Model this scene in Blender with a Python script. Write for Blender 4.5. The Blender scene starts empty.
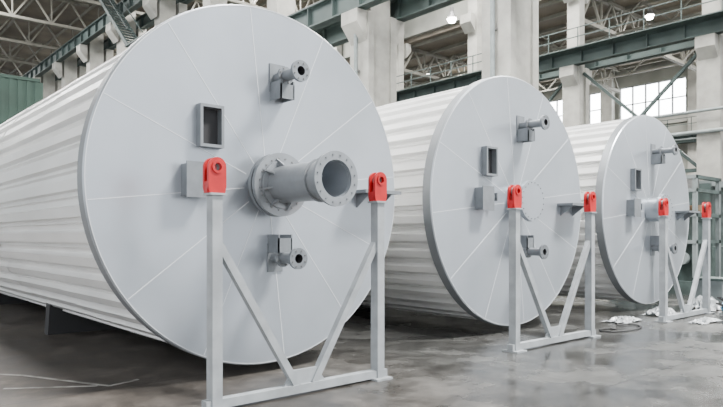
import bpy, math, random
from mathutils import Vector, Matrix
random.seed(7)
pi=math.pi
# ------------------------------------------------------------ materials
def mat(name, col, rough=.5, metal=0., var=.0, scale=2., bump=0., bscale=20., col2=None, emis=None, estr=0., rvar=0., detail=4.):
    m=bpy.data.materials.new(name); m.use_nodes=True
    nt=m.node_tree; b=nt.nodes['Principled BSDF']
    b.inputs['Base Color'].default_value=(*col,1); b.inputs['Roughness'].default_value=rough
    b.inputs['Metallic'].default_value=metal
    tc=nt.nodes.new('ShaderNodeTexCoord')
    if var>0 or col2:
        n=nt.nodes.new('ShaderNodeTexNoise'); n.inputs['Scale'].default_value=scale; n.inputs['Detail'].default_value=detail
        nt.links.new(tc.outputs['Object'],n.inputs['Vector'])
        r=nt.nodes.new('ShaderNodeValToRGB')
        c2=col2 if col2 else tuple(c*(1-var) for c in col)
        c1=col if col2 else tuple(min(1,c*(1+var)) for c in col)
        r.color_ramp.elements[0].position=.35; r.color_ramp.elements[1].position=.65
        r.color_ramp.elements[0].color=(*c2,1); r.color_ramp.elements[1].color=(*c1,1)
        nt.links.new(n.outputs['Fac'],r.inputs['Fac']); nt.links.new(r.outputs['Color'],b.inputs['Base Color'])
        if rvar>0:
            mr=nt.nodes.new('ShaderNodeMapRange'); mr.inputs['To Min'].default_value=rough-rvar; mr.inputs['To Max'].default_value=rough+rvar
            nt.links.new(n.outputs['Fac'],mr.inputs['Value']); nt.links.new(mr.outputs['Result'],b.inputs['Roughness'])
    if bump>0:
        n2=nt.nodes.new('ShaderNodeTexNoise'); n2.inputs['Scale'].default_value=bscale; n2.inputs['Detail'].default_value=3
        nt.links.new(tc.outputs['Object'],n2.inputs['Vector'])
        bp=nt.nodes.new('ShaderNodeBump'); bp.inputs['Strength'].default_value=bump; bp.inputs['Distance'].default_value=.05
        nt.links.new(n2.outputs['Fac'],bp.inputs['Height']); nt.links.new(bp.outputs['Normal'],b.inputs['Normal'])
    if emis:
        b.inputs['Emission Color'].default_value=(*emis,1); b.inputs['Emission Strength'].default_value=estr
    return m
M={}
M['face']=mat('silver_paint',(.40,.432,.47),.30,.50,var=.05,scale=1.1,bump=.22,bscale=.9,rvar=.07)
M['rim']=mat('silver_rim',(.22,.235,.25),.45,.3,var=.06,scale=3)
M['seam']=mat('weld_seam',(.66,.68,.70),.4,.0)
M['clad']=mat('white_cladding',(.80,.80,.79),.33,.12,var=.06,scale=.7,bump=.06,bscale=3)
M['nozzle']=mat('nozzle_grey_paint',(.20,.215,.23),.42,.3,var=.10,scale=6)
M['pipe']=mat('pipe_grey_paint',(.25,.265,.28),.35,.4,var=.10,scale=4)
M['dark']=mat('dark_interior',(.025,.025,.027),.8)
M['bolt']=mat('bolt_steel',(.22,.22,.22),.4,.7)
M['frame']=mat('frame_grey_paint',(.33,.35,.365),.5,.1,var=.14,scale=5)
M['red']=mat('red_paint',(.46,.003,.007),.45,0,var=.10,scale=8)
M['conc']=mat('column_concrete',(.35,.345,.315),.85,0,var=.18,scale=1.2,bump=.2,bscale=6)
M['steelg']=mat('green_grey_steel',(.055,.078,.074),.6,.2,var=.15,scale=1)
M['truss']=mat('truss_steel',(.17,.165,.14),.7,.1,var=.15,scale=1)
M['roof']=mat('roof_panel',(.15,.13,.105),.85,0,var=.25,scale=.4)
M['wall']=mat('wall_plaster',(.25,.255,.23),.9,0,var=.2,scale=.4)
M['glass']=mat('bright_window_glass',(.8,.85,.9),.3,0,emis=(.95,.98,1.),estr=16)
M['wframe']=mat('window_frame_grey',(.20,.21,.21),.6)
M['green']=mat('green_sheet',(.032,.068,.052),.6,0,var=.15,scale=.6)
M['mach']=mat('machine_green_grey',(.06,.085,.08),.55,.1,var=.3,scale=3)
M['machl']=mat('machine_light_grey',(.21,.24,.24),.55,.1,var=.15,scale=3)
M['plastic']=mat('crumpled_plastic',(.42,.44,.45),.25,0,var=.4,scale=8)
M['wood']=mat('rough_timber',(.26,.18,.11),.8,0,var=.2,scale=6)
M['lamp']=mat('lamp_glow',(1,1,1),.5,emis=(1,.97,.9),estr=80)
M['lampshade']=mat('lamp_shade',(.2,.2,.2),.5,.4)
M['paint']=mat('floor_marking_paint',(.34,.33,.31),.7,0,col2=(.12,.11,.10),scale=5)
M['rubber']=mat('black_cable',(.03,.03,.03),.6)
M['cyan']=mat('blue_wrap',(.12,.28,.42),.5)
# floor
def floor_mat():
    m=bpy.data.materials.new('factory_floor'); m.use_nodes=True; nt=m.node_tree; b=nt.nodes['Principled BSDF']
    N=nt.nodes.new; L=nt.links.new
    tc=N('ShaderNodeTexCoord'); sp=N('ShaderNodeSeparateXYZ'); L(tc.outputs['Object'],sp.inputs[0])
    n1=N('ShaderNodeTexNoise'); n1.inputs['Scale'].default_value=.75; n1.inputs['Detail'].default_value=8; n1.inputs['Roughness'].default_value=.6
    n2=N('ShaderNodeTexNoise'); n2.inputs['Scale'].default_value=3.; n2.inputs['Detail'].default_value=10; n2.inputs['Roughness'].default_value=.74
    L(tc.outputs['Object'],n1.inputs['Vector']); L(tc.outputs['Object'],n2.inputs['Vector'])
    r1=N('ShaderNodeValToRGB'); e=r1.color_ramp.elements
    e[0].position=.38;e[0].color=(.045,.037,.030,1); e[1].position=.62;e[1].color=(.110,.094,.080,1)
    L(n1.outputs['Fac'],r1.inputs['Fac'])
    r1b=N('ShaderNodeValToRGB'); e=r1b.color_ramp.elements
    e[0].position=.38;e[0].color=(.038,.038,.036,1); e[1].position=.62;e[1].color=(.088,.088,.084,1)
    L(n1.outputs['Fac'],r1b.inputs['Fac'])
    zn=N('ShaderNodeMapRange'); zn.inputs['From Min'].default_value=2.; zn.inputs['From Max'].default_value=6.; L(sp.outputs['X'],zn.inputs['Value'])
    mz=N('ShaderNodeMix'); mz.data_type='RGBA'; L(zn.outputs[0],mz.inputs[0]); L(r1.outputs['Color'],mz.inputs[6]); L(r1b.outputs['Color'],mz.inputs[7])
    r2=N('ShaderNodeValToRGB'); e=r2.color_ramp.elements
    e[0].position=.32;e[0].color=(.42,.41,.40,1); e[1].position=.68;e[1].color=(1.35,1.35,1.35,1)
    L(n2.outputs['Fac'],r2.inputs['Fac'])
    mx=N('ShaderNodeMix'); mx.data_type='RGBA'; mx.blend_type='MULTIPLY'; mx.inputs[0].default_value=1
    L(mz.outputs[2],mx.inputs[6]); L(r2.outputs['Color'],mx.inputs[7])
    br=N('ShaderNodeTexBrick'); br.offset=0; br.inputs['Scale'].default_value=1; br.inputs['Brick Width'].default_value=6.; br.inputs['Row Height'].default_value=3.2
    br.inputs['Mortar Size'].default_value=.014; br.inputs['Mortar Smooth'].default_value=.4
    br.inputs['Color1'].default_value=(1,1,1,1); br.inputs['Color2'].default_value=(.88,.88,.88,1); br.inputs['Mortar'].default_value=(.5,.49,.48,1)
    L(tc.outputs['Object'],br.inputs['Vector'])
    mx2=N('ShaderNodeMix'); mx2.data_type='RGBA'; mx2.blend_type='MULTIPLY'; mx2.inputs[0].default_value=1
    L(mx.outputs[2],mx2.inputs[6]); L(br.outputs['Color'],mx2.inputs[7]); L(mx2.outputs[2],b.inputs['Base Color'])
    # the aisle in front of the far tanks is damp and smoother
    mr=N('ShaderNodeMapRange'); mr.inputs['From Min'].default_value=2.; mr.inputs['From Max'].default_value=5.; mr.inputs['To Min'].default_value=.5; mr.inputs['To Max'].default_value=.12
    L(sp.outputs['X'],mr.inputs['Value'])
    mr2=N('ShaderNodeMapRange'); mr2.inputs['From Min'].default_value=.40; mr2.inputs['From Max'].default_value=.60; mr2.inputs['To Min'].default_value=0; mr2.inputs['To Max'].default_value=.22
    L(n1.outputs['Fac'],mr2.inputs['Value'])
    ad=N('ShaderNodeMath'); ad.operation='ADD'; ad.use_clamp=True; L(mr.outputs[0],ad.inputs[0]); L(mr2.outputs[0],ad.inputs[1])
    L(ad.outputs[0],b.inputs['Roughness'])
    bp=N('ShaderNodeBump'); bp.inputs['Strength'].default_value=.11; bp.inputs['Distance'].default_value=.02
    L(n2.outputs['Fac'],bp.inputs['Height']); L(bp.outputs['Normal'],b.inputs['Normal'])
    return m
M['floor']=floor_mat()
# ------------------------------------------------------------ mesh builder
class MB:
    def __init__(s): s.v=[];s.f=[];s.m=[];s.sm=[];s.mats=[]
    def mi(s,k):
        if k not in s.mats: s.mats.append(k)
        return s.mats.index(k)
    def add(s,vs,fs,k,smooth=False):
        o=len(s.v); s.v+= [tuple(x) for x in vs]; i=s.mi(k)
        for f in fs: s.f.append(tuple(a+o for a in f)); s.m.append(i); s.sm.append(smooth)
    def box(s,c,d,k,R=None):
        c=Vector(c); vs=[]
        for x in(-.5,.5):
            for y in(-.5,.5):
                for z in(-.5,.5):
                    p=Vector((x*d[0],y*d[1],z*d[2])); vs.append(c+((R@p) if R else p))
        s.add(vs,[(0,1,3,2),(4,6,7,5),(0,4,5,1),(2,3,7,6),(0,2,6,4),(1,5,7,3)],k)
    def bb(s,a,b,k): s.box([(a[i]+b[i])/2 for i in range(3)],[abs(b[i]-a[i]) for i in range(3)],k)
    def beam(s,p,q,w,h,k):
        p=Vector(p);q=Vector(q);d=(q-p);L=d.length;d.normalize()
        up=Vector((0,0,1)) if abs(d.z)<.99 else Vector((0,1,0))
        x=d.cross(up).normalized(); z=x.cross(d).normalized()
        R=Matrix((x,d,z)).transposed(); s.box((p+q)/2,(w,L,h),k,R)
    def basis(s,p,q):
        d=(Vector(q)-Vector(p)).normalized(); up=Vector((0,0,1)) if abs(d.z)<.9 else Vector((1,0,0))
        x=d.cross(up).normalized(); return d,x,x.cross(d).normalized()
    def cyl(s,p,q,r,k,n=24,r2=None,caps=True):
        d,x,z=s.basis(p,q); r2=r if r2 is None else r2; p=Vector(p);q=Vector(q)
        A=[p+(x*math.cos(2*pi*i/n)+z*math.sin(2*pi*i/n))*r for i in range(n)]
        B=[q+(x*math.cos(2*pi*i/n)+z*math.sin(2*pi*i/n))*r2 for i in range(n)]
        s.add(A+B,[(i,(i+1)%n,n+(i+1)%n,n+i) for i in range(n)],k,True)
        if caps:
            s.add(A,[tuple(range(n))[::-1]],k); s.add(B,[tuple(range(n))],k)
    def tube(s,p,q,ro,ri,k,n=32,kin=None):
        d,x,z=s.basis(p,q);p=Vector(p);q=Vector(q)
        def ring(c,r): return [c+(x*math.cos(2*pi*i/n)+z*math.sin(2*pi*i/n))*r for i in range(n)]
        A,B,C,D=ring(p,ro),ring(q,ro),ring(q,ri),ring(p,ri)
        s.add(A+B,[(i,(i+1)%n,n+(i+1)%n,n+i) for i in range(n)],k,True)
        s.add(B+C,[(i,(i+1)%n,n+(i+1)%n,n+i) for i in range(n)],k)
        s.add(C+D,[(i,(i+1)%n,n+(i+1)%n,n+i) for i in range(n)],kin or k,True)
        s.add(D+A,[(i,(i+1)%n,n+(i+1)%n,n+i) for i in range(n)],k)
    def prism(s,pts,d,k):
        n=len(pts);d=Vector(d);A=[Vector(p) for p in pts];B=[a+d for a in A]
        s.add(A+B,[tuple(range(n)),tuple(range(n,2*n))[::-1]]+[(i,(i+1)%n,n+(i+1)%n,n+i) for i in range(n)],k)
    def mesh(s,name):
        me=bpy.data.meshes.new(name); me.from_pydata(s.v,[],s.f)
        for k in s.mats: me.materials.append(M[k])
        for p,i,sm in zip(me.polygons,s.m,s.sm): p.material_index=i; p.use_smooth=sm
        import bmesh
        bm=bmesh.new(); bm.from_mesh(me); bmesh.ops.recalc_face_normals(bm,faces=bm.faces); bm.to_mesh(me); bm.free()
        me.update(); return me
    def obj(s,name,loc=(0,0,0)):
        return place(s.mesh(name),name,loc)
def place(me,name,loc=(0,0,0),rz=0):
    o=bpy.data.objects.new(name,me); o.location=loc; o.rotation_euler=(0,0,rz); bpy.context.collection.objects.link(o); return o

# ------------------------------------------------------------ tanks  (x across, y back along axis, face at y=0)
def flange(b,x,z,y0,y1,ro,ri,k,nb=8,kin='dark',kb=None):
    b.tube((x,y0,z),(x,y1,z),ro,ri,k,40,kin)
    rb=ri+(ro-ri)*.58
    for i in range(nb):
        a=2*pi*(i+.5)/nb; px,pz=x+rb*math.cos(a),z+rb*math.sin(a)
        b.cyl((px,y1-.010,pz),(px,y0+.010,pz),.010 if ro>.15 else .009,kb or 'bolt',6)
def tank(name,q,open_pipe,LEN=20.,R=2.0):
    b=MB(); n=160
    ring=lambda r,y:[(r*math.cos(2*pi*i/n),y,r*math.sin(2*pi*i/n)) for i in range(n)]
    b.add(ring(R-.015,0),[tuple(range(n))],'face')
    def strip(A,B,k,sm=True): b.add(A+B,[(i,(i+1)%n,n+(i+1)%n,n+i) for i in range(n)],k,sm)
    strip(ring(R-.015,0),ring(R,.015),'face'); strip(ring(R,.015),ring(R,.16),'rim'); strip(ring(R,.16),ring(1.80,.16),'rim',False)
    # ribbed cladding running along the axis
    NR=46; prof=[]
    for i in range(NR):
        for fr,r in ((0,1.935),(.40,1.935),(.46,1.865),(.60,1.865),(.65,1.905),(.72,1.865),(.94,1.865)):
            a=2*pi*(i+fr)/NR; prof.append((a,r))
    m=len(prof)
    def pr(y,ex=0): return [((r+ex)*math.cos(a),y,(r+ex)*math.sin(a)) for a,r in prof]
    y=.16; seg=2.2; k=0
    while y<LEN:
        y2=min(LEN,y+seg); ex=.0 if k%2 else .007
        A,B=pr(y,ex),pr(y2,ex); b.add(A+B,[(i,(i+1)%m,m+(i+1)%m,m+i) for i in range(m)],'clad')
        y=y2;k+=1
    b.add(pr(LEN),[tuple(range(m))],'clad')
    # radial weld seams on the face
    for i in range(12):
        a=2*pi*(i+.22)/12; c,s_=math.cos(a),math.sin(a)
        b.beam((.30*c,.0015,.30*s_),((R-.03)*c,.0015,(R-.03)*s_),.008,.008,'seam')
    b.tube((0,-.003,0),(0,.002,0),R-.015,R-.022,'seam',160)
    # rectangular manway with raised neck
    x,z,w,h=-.73,.58,.27,.44
    for (a0,a1) in (((x-w/2,-.10,z-h/2),(x-w/2+.03,0,z+h/2)),((x+w/2-.03,-.10,z-h/2),(x+w/2,0,z+h/2)),((x-w/2+.03,-.10,z-h/2),(x+w/2-.03,0,z-h/2+.03)),((x-w/2+.03,-.10,z+h/2-.03),(x+w/2-.03,0,z+h/2))): b.bb(a0,a1,'nozzle')
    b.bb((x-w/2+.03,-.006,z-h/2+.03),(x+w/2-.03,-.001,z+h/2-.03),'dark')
    # junction box with side stub
    b.bb((-1.03,-.16,-.15),(-.80,0,.17),'nozzle'); b.bb((-1.05,-.175,-.17),(-.78,-.16,.19),'nozzle')
    b.cyl((-.80,-.08,.04),(-.66,-.08,.04),.03,'nozzle',16); b.box((-.66,-.08,.04),(.02,.12,.12),'nozzle')
    # flanged side nozzles
    for (x,z,sg) in ((.12,1.22,1),(.09,-.80,-1)):
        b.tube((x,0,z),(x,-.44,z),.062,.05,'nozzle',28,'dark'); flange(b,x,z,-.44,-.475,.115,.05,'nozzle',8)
        flange(b,x,z,-.16,-.19,.10,.055,'nozzle',8)
        b.bb((x-.10,-.015,z-.16),(x+.10,0,z+.16),'nozzle')
        zz=z-sg*.16
        b.bb((x-.09,-.22,zz-.10),(x-.075,0,zz+.10),'nozzle'); b.bb((x+.075,-.22,zz-.10),(x+.09,0,zz+.10),'nozzle')
        b.bb((x-.09,-.22,zz-.10),(x+.09,-.205,zz+.06),'nozzle')
    # horizontal lug on the right
    b.bb((1.2,-.30,-.03),(1.8,0,.01),'nozzle')
    b.prism([(1.3,0,-.03),(1.3,-.24,-.03),(1.3,0,-.20)],(.02,0,0),'nozzle'); b.prism([(1.68,0,-.03),(1.68,-.24,-.03),(1.68,0,-.20)],(.02,0,0),'nozzle')
    # hub
    if open_pipe:
        b.cyl((0,0,0),(0,-.16,0),.26,'nozzle',48)
        flange(b,0,0,-.16,-.21,.345,.20,'nozzle',20)
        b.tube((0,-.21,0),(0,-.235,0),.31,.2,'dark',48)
        flange(b,0,0,-.235,-.285,.345,.19,'pipe',20)
        b.tube((0,-.285,0),(0,-.31,0),.26,.18,'pipe',48)
        for i in range(8):
            a=2*pi*(i+.3)/8; c,s_=math.cos(a),math.sin(a); t=Vector((-s_,0,c))*.008
            b.prism([Vector((.19*c,-.285,.19*s_))-t,Vector((.29*c,-.285,.29*s_))-t,Vector((.21*c,-.40,.21*s_))-t,Vector((.19*c,-.40,.19*s_))-t],t*2,'pipe')
        b.tube((0,-.27,0),(0,-1.20,0),.200,.180,'pipe',48,'face')
        flange(b,0,0,-1.20,-1.235,.270,.185,'pipe',16,'face',kb='rim')
        b.tube((0,-.98,0),(0,-1.0,0),.222,.198,'pipe',48)
        for i in range(4):
            a=pi/2*i+.4; c,s_=math.cos(a),math.sin(a); b.beam((0,-.78,0),(.18*c,-.78,.18*s_),.03,.012,'face')
        b.cyl((0,-.7,0),(0,-.72,0),.175,'nozzle',32)
    else:
        b.cyl((0,0,0),(0,-.26,0),.25,'face',48)
        flange(b,0,0,-.26,-.30,.325,.2,'face',20,kb='face')
        b.cyl((0,-.30,0),(0,-.325,0),.32,'face',48)
        for i in range(20):
            a=2*pi*(i+.5)/20; b.cyl((.285*math.cos(a),-.325,.285*math.sin(a)),(.285*math.cos(a),-.335,.285*math.sin(a)),.010,'nozzle',6)
    # saddles on the floor
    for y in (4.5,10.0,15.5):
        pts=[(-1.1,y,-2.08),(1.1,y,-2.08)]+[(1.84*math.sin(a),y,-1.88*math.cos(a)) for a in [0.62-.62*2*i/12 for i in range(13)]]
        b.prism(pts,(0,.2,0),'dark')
    return b.obj('storage_tank',(q,6.043,2.08))
tank('storage_tank',3.86,True,R=1.985); tank('storage_tank',8.52,False,R=1.99); tank('storage_tank',13.24,False,R=1.97)

# ------------------------------------------------------------ support frames
def frame_mesh():
    b=MB(); hw=.96; zt=1.875
    for sx in(-1,1):
        x=sx*hw
        b.bb((x-.048,-.055,.02),(x+.048,.055,zt),'frame')
        b.bb((x-.075,-.075,zt),(x+.075,.075,zt+.018),'frame')
        b.bb((x-.11,-.12,0),(x+.11,.12,.02),'frame')
        b.beam((x-sx*.04,0,1.44),(sx*.10,0,.09),.07,.07,'frame')
        z0=zt+.018; zc=z0+.225; n=40; R=.085; ri=.034
        def outl(i):
            a=2*pi*i/n; c,s_=math.cos(a),math.sin(a)
            if s_>=0: return (R*c,R*s_)
            k=1e9
            if abs(c)>1e-6: k=min(k,R/abs(c))
            if abs(s_)>1e-6: k=min(k,(zc-z0)/abs(s_))
            return (k*c,k*s_)
        for (ya,yb) in ((-.055,-.025),(.025,.055)):
            O=[outl(i) for i in range(n)]; I=[(ri*math.cos(2*pi*i/n),ri*math.sin(2*pi*i/n)) for i in range(n)]
            P=[(x+p[0],ya,zc+p[1]) for p in O]+[(x+p[0],ya,zc+p[1]) for p in I]+[(x+p[0],yb,zc+p[1]) for p in O]+[(x+p[0],yb,zc+p[1]) for p in I]
            F=[]
            for i in range(n):
                j=(i+1)%n
                F+=[(i,j,n+j,n+i),(2*n+j,2*n+i,3*n+i,3*n+j),(j,i,2*n+i,2*n+j),(n+i,n+j,3*n+j,3*n+i)]
            b.add(P,F,'red')
        b.bb((x-R+.002,-.025,z0),(x+R-.002,.025,z0+.10),'red')
        b.tube((x,-.066,zc),(x,-.055,zc),.055,ri,'red',28)
        b.tube((x,-.025,zc),(x,.025,zc),.05,ri,'machl',28)
    b.bb((-hw+.048,-.045,0.021),(hw-.048,.045,.10),'frame')
    for sx in(-1,1): b.bb((sx*(hw+.048),-.045,.021),(sx*(hw+.10),.045,.10),'frame')
    b.prism([(-.24,-.012,.10),(.24,-.012,.10),(.14,-.012,.24),(-.14,-.012,.24)],(0,.024,0),'frame')
    return b.mesh('support_frame')
fm=frame_mesh()
for q in (3.612,7.985,12.435): place(fm,'support_frame',(q,5.0,0))

# ------------------------------------------------------------ floor and shell
S0,S1=-16.,112.
b=MB(); b.bb((-22,S0,-.3),(52,S1,0),'floor'); b.obj('floor')
b=MB(); b.bb((48,S0,0),(48.4,S1,10.4),'wall'); b.bb((48,S0,13.2),(48.4,S1,14.6),'wall')
for i in range(20):
    s=-14.5+6.6*i; b.bb((47.4,s-.45,0),(48,s+.45,14.6),'conc'); b.bb((48,s-.8,10.4),(48.4,s+.8,13.2),'wall')
b.bb((47.8,S0,9.9),(48,S1,10.35),'conc')
b.obj('wall_right')
def windowm():
    b=MB(); w,h=5.0,2.8
    b.bb((.18,-w/2,0),(.22,w/2,h),'glass')
    for i in range(6): y=-w/2+w*i/5; b.bb((.05,y-.05,0),(.18,y+.05,h),'wframe')
    for z in(.05,1.4,2.75): b.bb((.07,-w/2,z-.04),(.17,w/2,z+.04),'wframe')
    return b.mesh('window')
wm=windowm()
for i in range(19): place(wm,'window_%d'%(i+1),(48,-14.5+3.3+6.6*i,10.4))
b=MB(); b.bb((-22,S1,0),(48,S1+.4,20),'wall'); b.obj('wall_back')
for i in range(9):
    bw=MB(); bw.bb((0,-.06,0),(5,-.02,4),'glass')
    for j in range(6): bw.bb((j-.06,-.16,0),(j+.06,-.06,4),'wframe')
    for z in (0,1.33,2.66,4): bw.bb((0,-.15,z-.05),(5,-.07,z+.05),'wframe')
    bw.obj('window_%d'%(20+i),(-18+7*i,S1,8))
# roofs
b=MB(); b.bb((-22,S0,20),(30.5,S1,20.3),'roof'); b.bb((30.5,S0,14.6),(52,S1,14.9),'roof')
for i in range(27): 
    q=-21+2*i
    if q<30: b.bb((q-.06,S0,19.8),(q+.06,S1,20),'truss')
for i in range(9): q=31+2*i; b.bb((q-.06,S0,14.4),(q+.06,S1,14.6),'truss')
b.obj('ceiling')
b=MB(); b.bb((30.2,S0,14.9),(30.5,S1,20),'wall'); b.obj('wall_clerestory')
# roof trusses
def truss_mesh(x0,x1,h,nseg):
    b=MB(); w=(x1-x0)/nseg
    b.bb((x0,-.12,h-.2),(x1,.12,h),'truss'); b.bb((x0,-.12,0),(x1,.12,.2),'truss')
    for i in range(nseg):
        xa=x0+i*w
        b.beam((xa,0,.1),(xa+w/2,0,h-.1),.12,.12,'truss'); b.beam((xa+w/2,0,h-.1),(xa+w,0,.1),.12,.12,'truss')
        b.beam((xa,0,.1),(xa,0,h-.1),.09,.09,'truss')
    return b.mesh('roof_truss')
tA=truss_mesh(-21,16.5,2.2,14); tB=truss_mesh(17.3,29.6,2.2,6); tC=truss_mesh(30.4,47.4,1.8,8)
for i in range(15):
    s=12.2+6.6*(i-2)
    place(tA,'roof_truss',(0,s,17.6)); place(tB,'roof_truss',(0,s,17.6)); place(tC,'roof_truss',(0,s-1.3,12.75))
# longitudinal bracing in bay 3 roof plane
b=MB()
for q in (34,38.5,43):
    b.bb((q-.08,S0,12.8),(q+.08,S1,12.9),'truss')
    for i in range(34):
        s=-12+3.3*i; b.beam((q,s,12.85),(q,s+1.65,14.3),.08,.08,'truss'); b.beam((q,s+1.65,14.3),(q,s+3.3,12.85),.08,.08,'truss')
b.obj('roof_bracing')
# columns
def column_mesh(H,zc,zc2=None,w=1.2,d=.9,ext=.8,cd=1.5):
    b=MB(); b.bb((-w/2,-d/2,0),(w/2,d/2,zc),'conc')
    b.bb((-w/2-.03,-d/2-.08,0),(-w/2+.28,d/2+.08,zc),'conc'); b.bb((w/2-.28,-d/2-.08,0),(w/2+.03,d/2+.08,zc),'conc')
    def corb(z):
        for sx in(-1,1):
            x=sx*w/2
            b.prism([(x,-d/2,z),(x+sx*ext,-d/2,z),(x+sx*ext,-d/2,z-.5),(x,-d/2,z-cd)],(0,d,0),'conc')
    corb(zc); b.bb((-w/2+.2,-d/2+.05,zc),(w/2-.2,d/2-.05,H),'conc')
    if zc2: corb(zc2)
    return b.mesh('concrete_column')
c1=column_mesh(17.6,10.3,16.5,1.45,.95,.55,1.2)
for n in range(-3,15):
    if n==-1: continue
    place(c1,'concrete_column',(17.05,12.3+6.6*n,0))
c2b=column_mesh(17.6,10.2,14.6,.9,.8,.45,1.0)
for n in range(-3,15): place(c2b,'concrete_column',(29.9,10.9+6.6*n,0))
# girders
def girder(q,z,h,name='crane_girder',rail=True,k='steelg'):
    b=MB(); b.bb((q-.03,S0+3,z),(q+.03,105,z+h),k); b.bb((q-.22,S0+3,z),(q+.22,105,z+.06),k); b.bb((q-.22,S0+3,z+h-.06),(q+.22,105,z+h),k)
    s=S0+3
    while s<105: b.bb((q-.2,s-.02,z),(q+.2,s+.02,z+h),k); s+=1.65
    b.bb((q-.05,S0+3,z+h),(q+.05,105,z+h+.12),'bolt')
    if rail:
        for dz in(.55,1.0): b.bb((q-.50,S0+3,z+h+dz),(q-.46,105,z+h+dz+.04),k)
        b.bb((q-.75,S0+3,z+h-.05),(q-.22,105,z+h),k)
        s=S0+3
        while s<105: b.bb((q-.5,s-.02,z+h),(q-.46,s+.02,z+h+1.0),k); s+=1.65
    b.obj(name)
girder(16.0,10.3,.9,rail=False); girder(18.1,10.3,.9); girder(16.0,16.5,.9,rail=False); girder(18.1,16.5,.9,rail=False)
girder(29.2,10.2,.7); girder(30.6,10.2,.7,rail=False)
girder(47.0,8.2,.7)
# vertical X bracing between row-2 columns, service pipes
b=MB()
for n in (-2,0,1,3,5,7):
    a=10.9+6.6*n+.45; c=a+5.7
    b.beam((29.9,a,4.5),(29.9,c,9.9),.14,.14,'steelg'); b.beam((29.95,a,9.9),(29.95,c,4.5),.14,.14,'steelg')
    b.beam((29.9,a,4.5),(29.9,c,4.5),.16,.16,'steelg')
b.obj('cross_bracing')
b=MB()
for z,r,q in ((7.0,.07,29.2),(6.1,.09,29.3),(8.4,.06,46.5)): b.cyl((q,S0+2,z),(q,104,z),r,'machl',12)
b.obj('service_pipe')
for s in (12.3,18.9):
    b=MB(); x=16.12; b.cyl((x,s,0),(x,s,10.2),.08,'machl',14)
    for z in (2,4,6,8): b.bb((x,s-.1,z),(x+.14,s+.1,z+.06),'bolt')
    b.obj('downpipe')
# overhead crane bridge
def crane(q0,q1,s,z,name='overhead_crane'):
    b=MB()
    for ds in(-.9,.9):
        b.bb((q0,s+ds-.2,z),(q1,s+ds+.2,z+1.0),'truss')
    for q in(q0+.3,q1-.3): b.bb((q-.3,s-1.6,z-.28),(q+.3,s+1.6,z),'steelg')
    m=(q0+q1)/2; b.bb((m-.8,s-.9,z+1.0),(m+.8,s+.9,z+1.7),'steelg'); b.cyl((m,s,z+1.0),(m,s,z-2.5),.04,'bolt',8); b.bb((m-.2,s-.2,z-3.0),(m+.2,s+.2,z-2.5),'red')
    b.obj(name)
crane(17.9,29.3,44,11.6)
# staircase on the left
b=MB()
for dx in(0,.9):
    b.beam((14.4+dx-.0,38,13.0),(14.4+dx,43,17.3),.08,.25,'steelg'); b.beam((14.4+dx,38,14.0),(14.4+dx,43,18.3),.05,.05,'steelg')
for i in range(18): t=i/17; b.bb((14.4,38+5*t-.12,13+4.3*t),(15.3,38+5*t+.12,13+4.3*t+.04),'steelg')
b.bb((14.2,34,12.9),(15.6,38,13.0),'steelg')
b.obj('steel_staircase')
# green partition
b=MB(); x=-14.
while x<11.2:
    b.bb((x,45,0),(x+.25,45.12,11.6),'green'); b.bb((x+.25,45.06,0),(x+.5,45.14,11.6),'green'); x+=.5
b.bb((-14,44.95,11.6),(11.3,45.2,11.8),'green'); b.obj('green_partition')
# lamps
for (q,s,z) in ((35,16,13.7),(24,20.8,12.3),(36,33.6,14.0),(23.5,40,15.5),(24,60,16),(8,55,16.5),(40,30,12.2)):
    b=MB(); b.cyl((0,0,.0),(0,0,.35),.26,'lampshade',20,r2=.12,caps=False); b.cyl((0,0,.35),(0,0,.6),.1,'lampshade',16); b.cyl((0,0,.6),(0,0,3.2 if q<30 else .7),.015,'lampshade',6)
    b.cyl((0,0,-.14),(0,0,.06),.15,'lamp',20,r2=.24); b.obj('ceiling_lamp',(q,s,z))
# ------------------------------------------------------------ machinery at right
b=MB()
b.bb((17.9,6.0,0),(19.6,8.4,.35),'mach'); b.bb((18.05,6.15,.35),(18.8,7.0,1.9),'mach'); b.bb((18.05,7.25,.35),(19.4,8.2,1.25),'machl')
for (x,y) in ((17.95,6.05),(19.5,6.05),(17.95,8.3),(19.5,8.3),(17.95,7.12),(17.95,6.6),(17.95,7.7)): b.bb((x-.05,y-.05,.35),(x+.05,y+.05,3.1),'machl')
for z in (1.4,2.1,2.75,3.1):
    b.bb((17.9,6.0,z-.06),(19.6,6.12,z+.03),'mach'); b.bb((17.9,8.2,z-.06),(19.6,8.35,z+.03),'mach'); b.bb((17.88,6.0,z-.06),(18.0,8.35,z+.03),'machl')
rr=random.Random(3)
for i in range(30):
    z=(1.46,2.16,2.80)[i%3]; b.box((18.1+rr.random()*.5,6.2+rr.random()*2.0,z+.1),(.2+.25*rr.random(),.15+.25*rr.random(),.12+.3*rr.random()),rr.choice(['machl','bolt','mach','dark','wood']))
b.cyl((18.0,6.35,.95),(17.84,6.35,.95),.16,'machl',20); b.cyl((18.0,6.85,1.1),(17.82,6.85,1.1),.1,'bolt',20)
b.bb((19.3,6.2,.35),(19.45,8.2,3.0),'mach')
b.obj('metalworking_machine',(-.6,.7,0))
b=MB()
b.bb((22.5,8,0),(24.5,11.5,1.2),'mach'); b.bb((23,8.4,1.2),(24.3,9.4,3.2),'mach'); b.bb((22.7,9.8,1.2),(24.2,11.2,2.2),'machl'); b.bb((22.4,8.2,3.2),(24.4,9.6,3.4),'machl'); b.cyl((23,9.9,2.6),(24,9.9,2.6),.3,'bolt',20)
b.obj('milling_machine')
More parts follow.
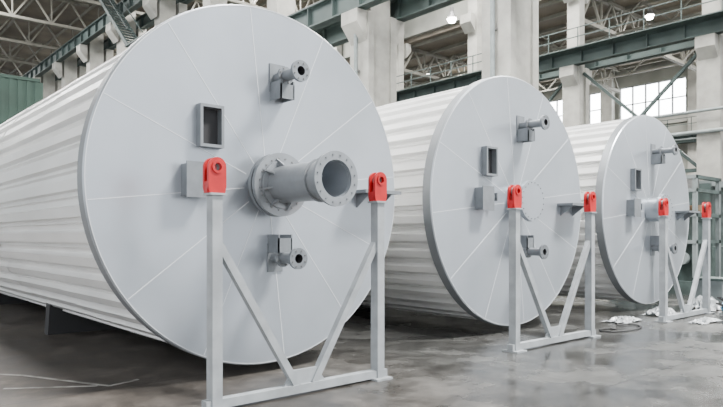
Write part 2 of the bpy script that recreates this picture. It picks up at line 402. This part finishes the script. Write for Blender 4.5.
# ------------------------------------------------------------ debris
def crumple(name,loc,sx,sy,h,k,seed):
    rnd=random.Random(seed); n=18; b=MB(); vs=[]
    for i in range(n):
        for j in range(n):
            u=i/(n-1)*2-1; v=j/(n-1)*2-1; e=max(0,1-(u*u+v*v)*.7)
            vs.append((u*sx*(.75+.35*rnd.random()),v*sy*(.75+.35*rnd.random()),.012+h*e*rnd.random()))
    b.add(vs,[(i*n+j,(i+1)*n+j,(i+1)*n+j+1,i*n+j+1) for i in range(n-1) for j in range(n-1)],k); b.obj(name,loc)
crumple('plastic_sheet',(11.0,5.5,0),.40,.22,.10,'plastic',1)
crumple('plastic_sheet',(12.0,4.5,0),.45,.16,.09,'plastic',2)
crumple('plastic_sheet',(12.5,5.5,0),.4,.22,.18,'plastic',3)
crumple('plastic_sheet',(14.1,5.3,0),.40,.3,.32,'plastic',4)
b=MB()
for i in range(34):
    a=random.uniform(0,pi); x=random.uniform(12.9,14.6); y=random.uniform(4.25,4.75); z=.04+.03*(i%7); l=random.uniform(.3,.7)
    b.beam((x-l/2*math.cos(a),y-l/2*math.sin(a)*.4,z),(x+l/2*math.cos(a),y+l/2*math.sin(a)*.4,z+random.uniform(0,.18)),.08,.03,random.choice(['wood','machl','rubber','plastic','cyan']))
b.obj('scrap_pile')
b=MB(); x,y=15.3,5.55; b.bb((x-.35,y-.3,.08),(x+.35,y+.3,.55),'machl'); b.bb((x-.38,y-.33,.55),(x+.38,y+.33,.60),'mach')
for sx in(-.3,.3): b.bb((x+sx-.04,y-.3,0),(x+sx+.04,y+.3,.08),'wood')
b.obj('tool_box')
b=MB()
P=[(10.2+.25*math.cos(t*.7)*(1+.1*t)+.06*t,5.35+.16*math.sin(t*.7)*(1+.05*t),.015) for t in range(12)]
for p,q in zip(P,P[1:]): b.cyl(p,q,.012,'rubber',8)
b.obj('cable_coil',(-.6,-.3,0))
# floor markings
b=MB()
def line(p,q,w=.04):
    b.beam((p[0],p[1],.002),(q[0],q[1],.002),w,.004,'paint')
for p,q in (((1.75,7.65),(2.29,6.53)),((2.29,6.53),(2.62,6.63)),((1.45,7.1),(2.2,6.62)),((1.0,8.6),(1.75,7.65))): line(p,q)
b.obj('floor_marking')
# ------------------------------------------------------------ lights
w=bpy.data.worlds.new('World'); bpy.context.scene.world=w; w.use_nodes=True
w.node_tree.nodes['Background'].inputs[0].default_value=(.92,.96,1,1); w.node_tree.nodes['Background'].inputs[1].default_value=2.6
def area(name,loc,sx,sy,p,col=(1,1,1)):
    l=bpy.data.lights.new(name,'AREA'); l.shape='RECTANGLE'; l.size=sx; l.size_y=sy; l.energy=p; l.color=col
    o=bpy.data.objects.new(name,l); o.location=loc; bpy.context.collection.objects.link(o)
area('roof_fill',(14,-3,19.7),5,4,24000,(1,.99,.97))  # added fill under the closed roof, brightens the tank faces from the right
for s in (12,30,50,75):
    area('roof_fill',(5,s,19.7),10,5,9500,(1,.99,.97))  # added fill lights for the near bay; the roof has no openings
for s in (4,20,40,66): area('roof_fill',(23.5,s,19.7),6,5,10000,(1,.98,.94))  # added fill for the middle bay, stronger to light the right side
for s in (12,30,50,75): area('roof_fill',(39,s,14.3),3,6,5500,(1,.97,.92))  # added fill lights to lift the low far bay
# ------------------------------------------------------------ camera
cd=bpy.data.cameras.new('camera'); cam=bpy.data.objects.new('camera',cd); bpy.context.collection.objects.link(cam)
cam.location=(0,0,1.512); cam.rotation_euler=(pi/2,0,-math.atan2(.656,.755))
cd.sensor_width=36; cd.lens=634/723*36; cd.shift_y=33.5/723; cd.clip_end=400
bpy.context.scene.camera=cam
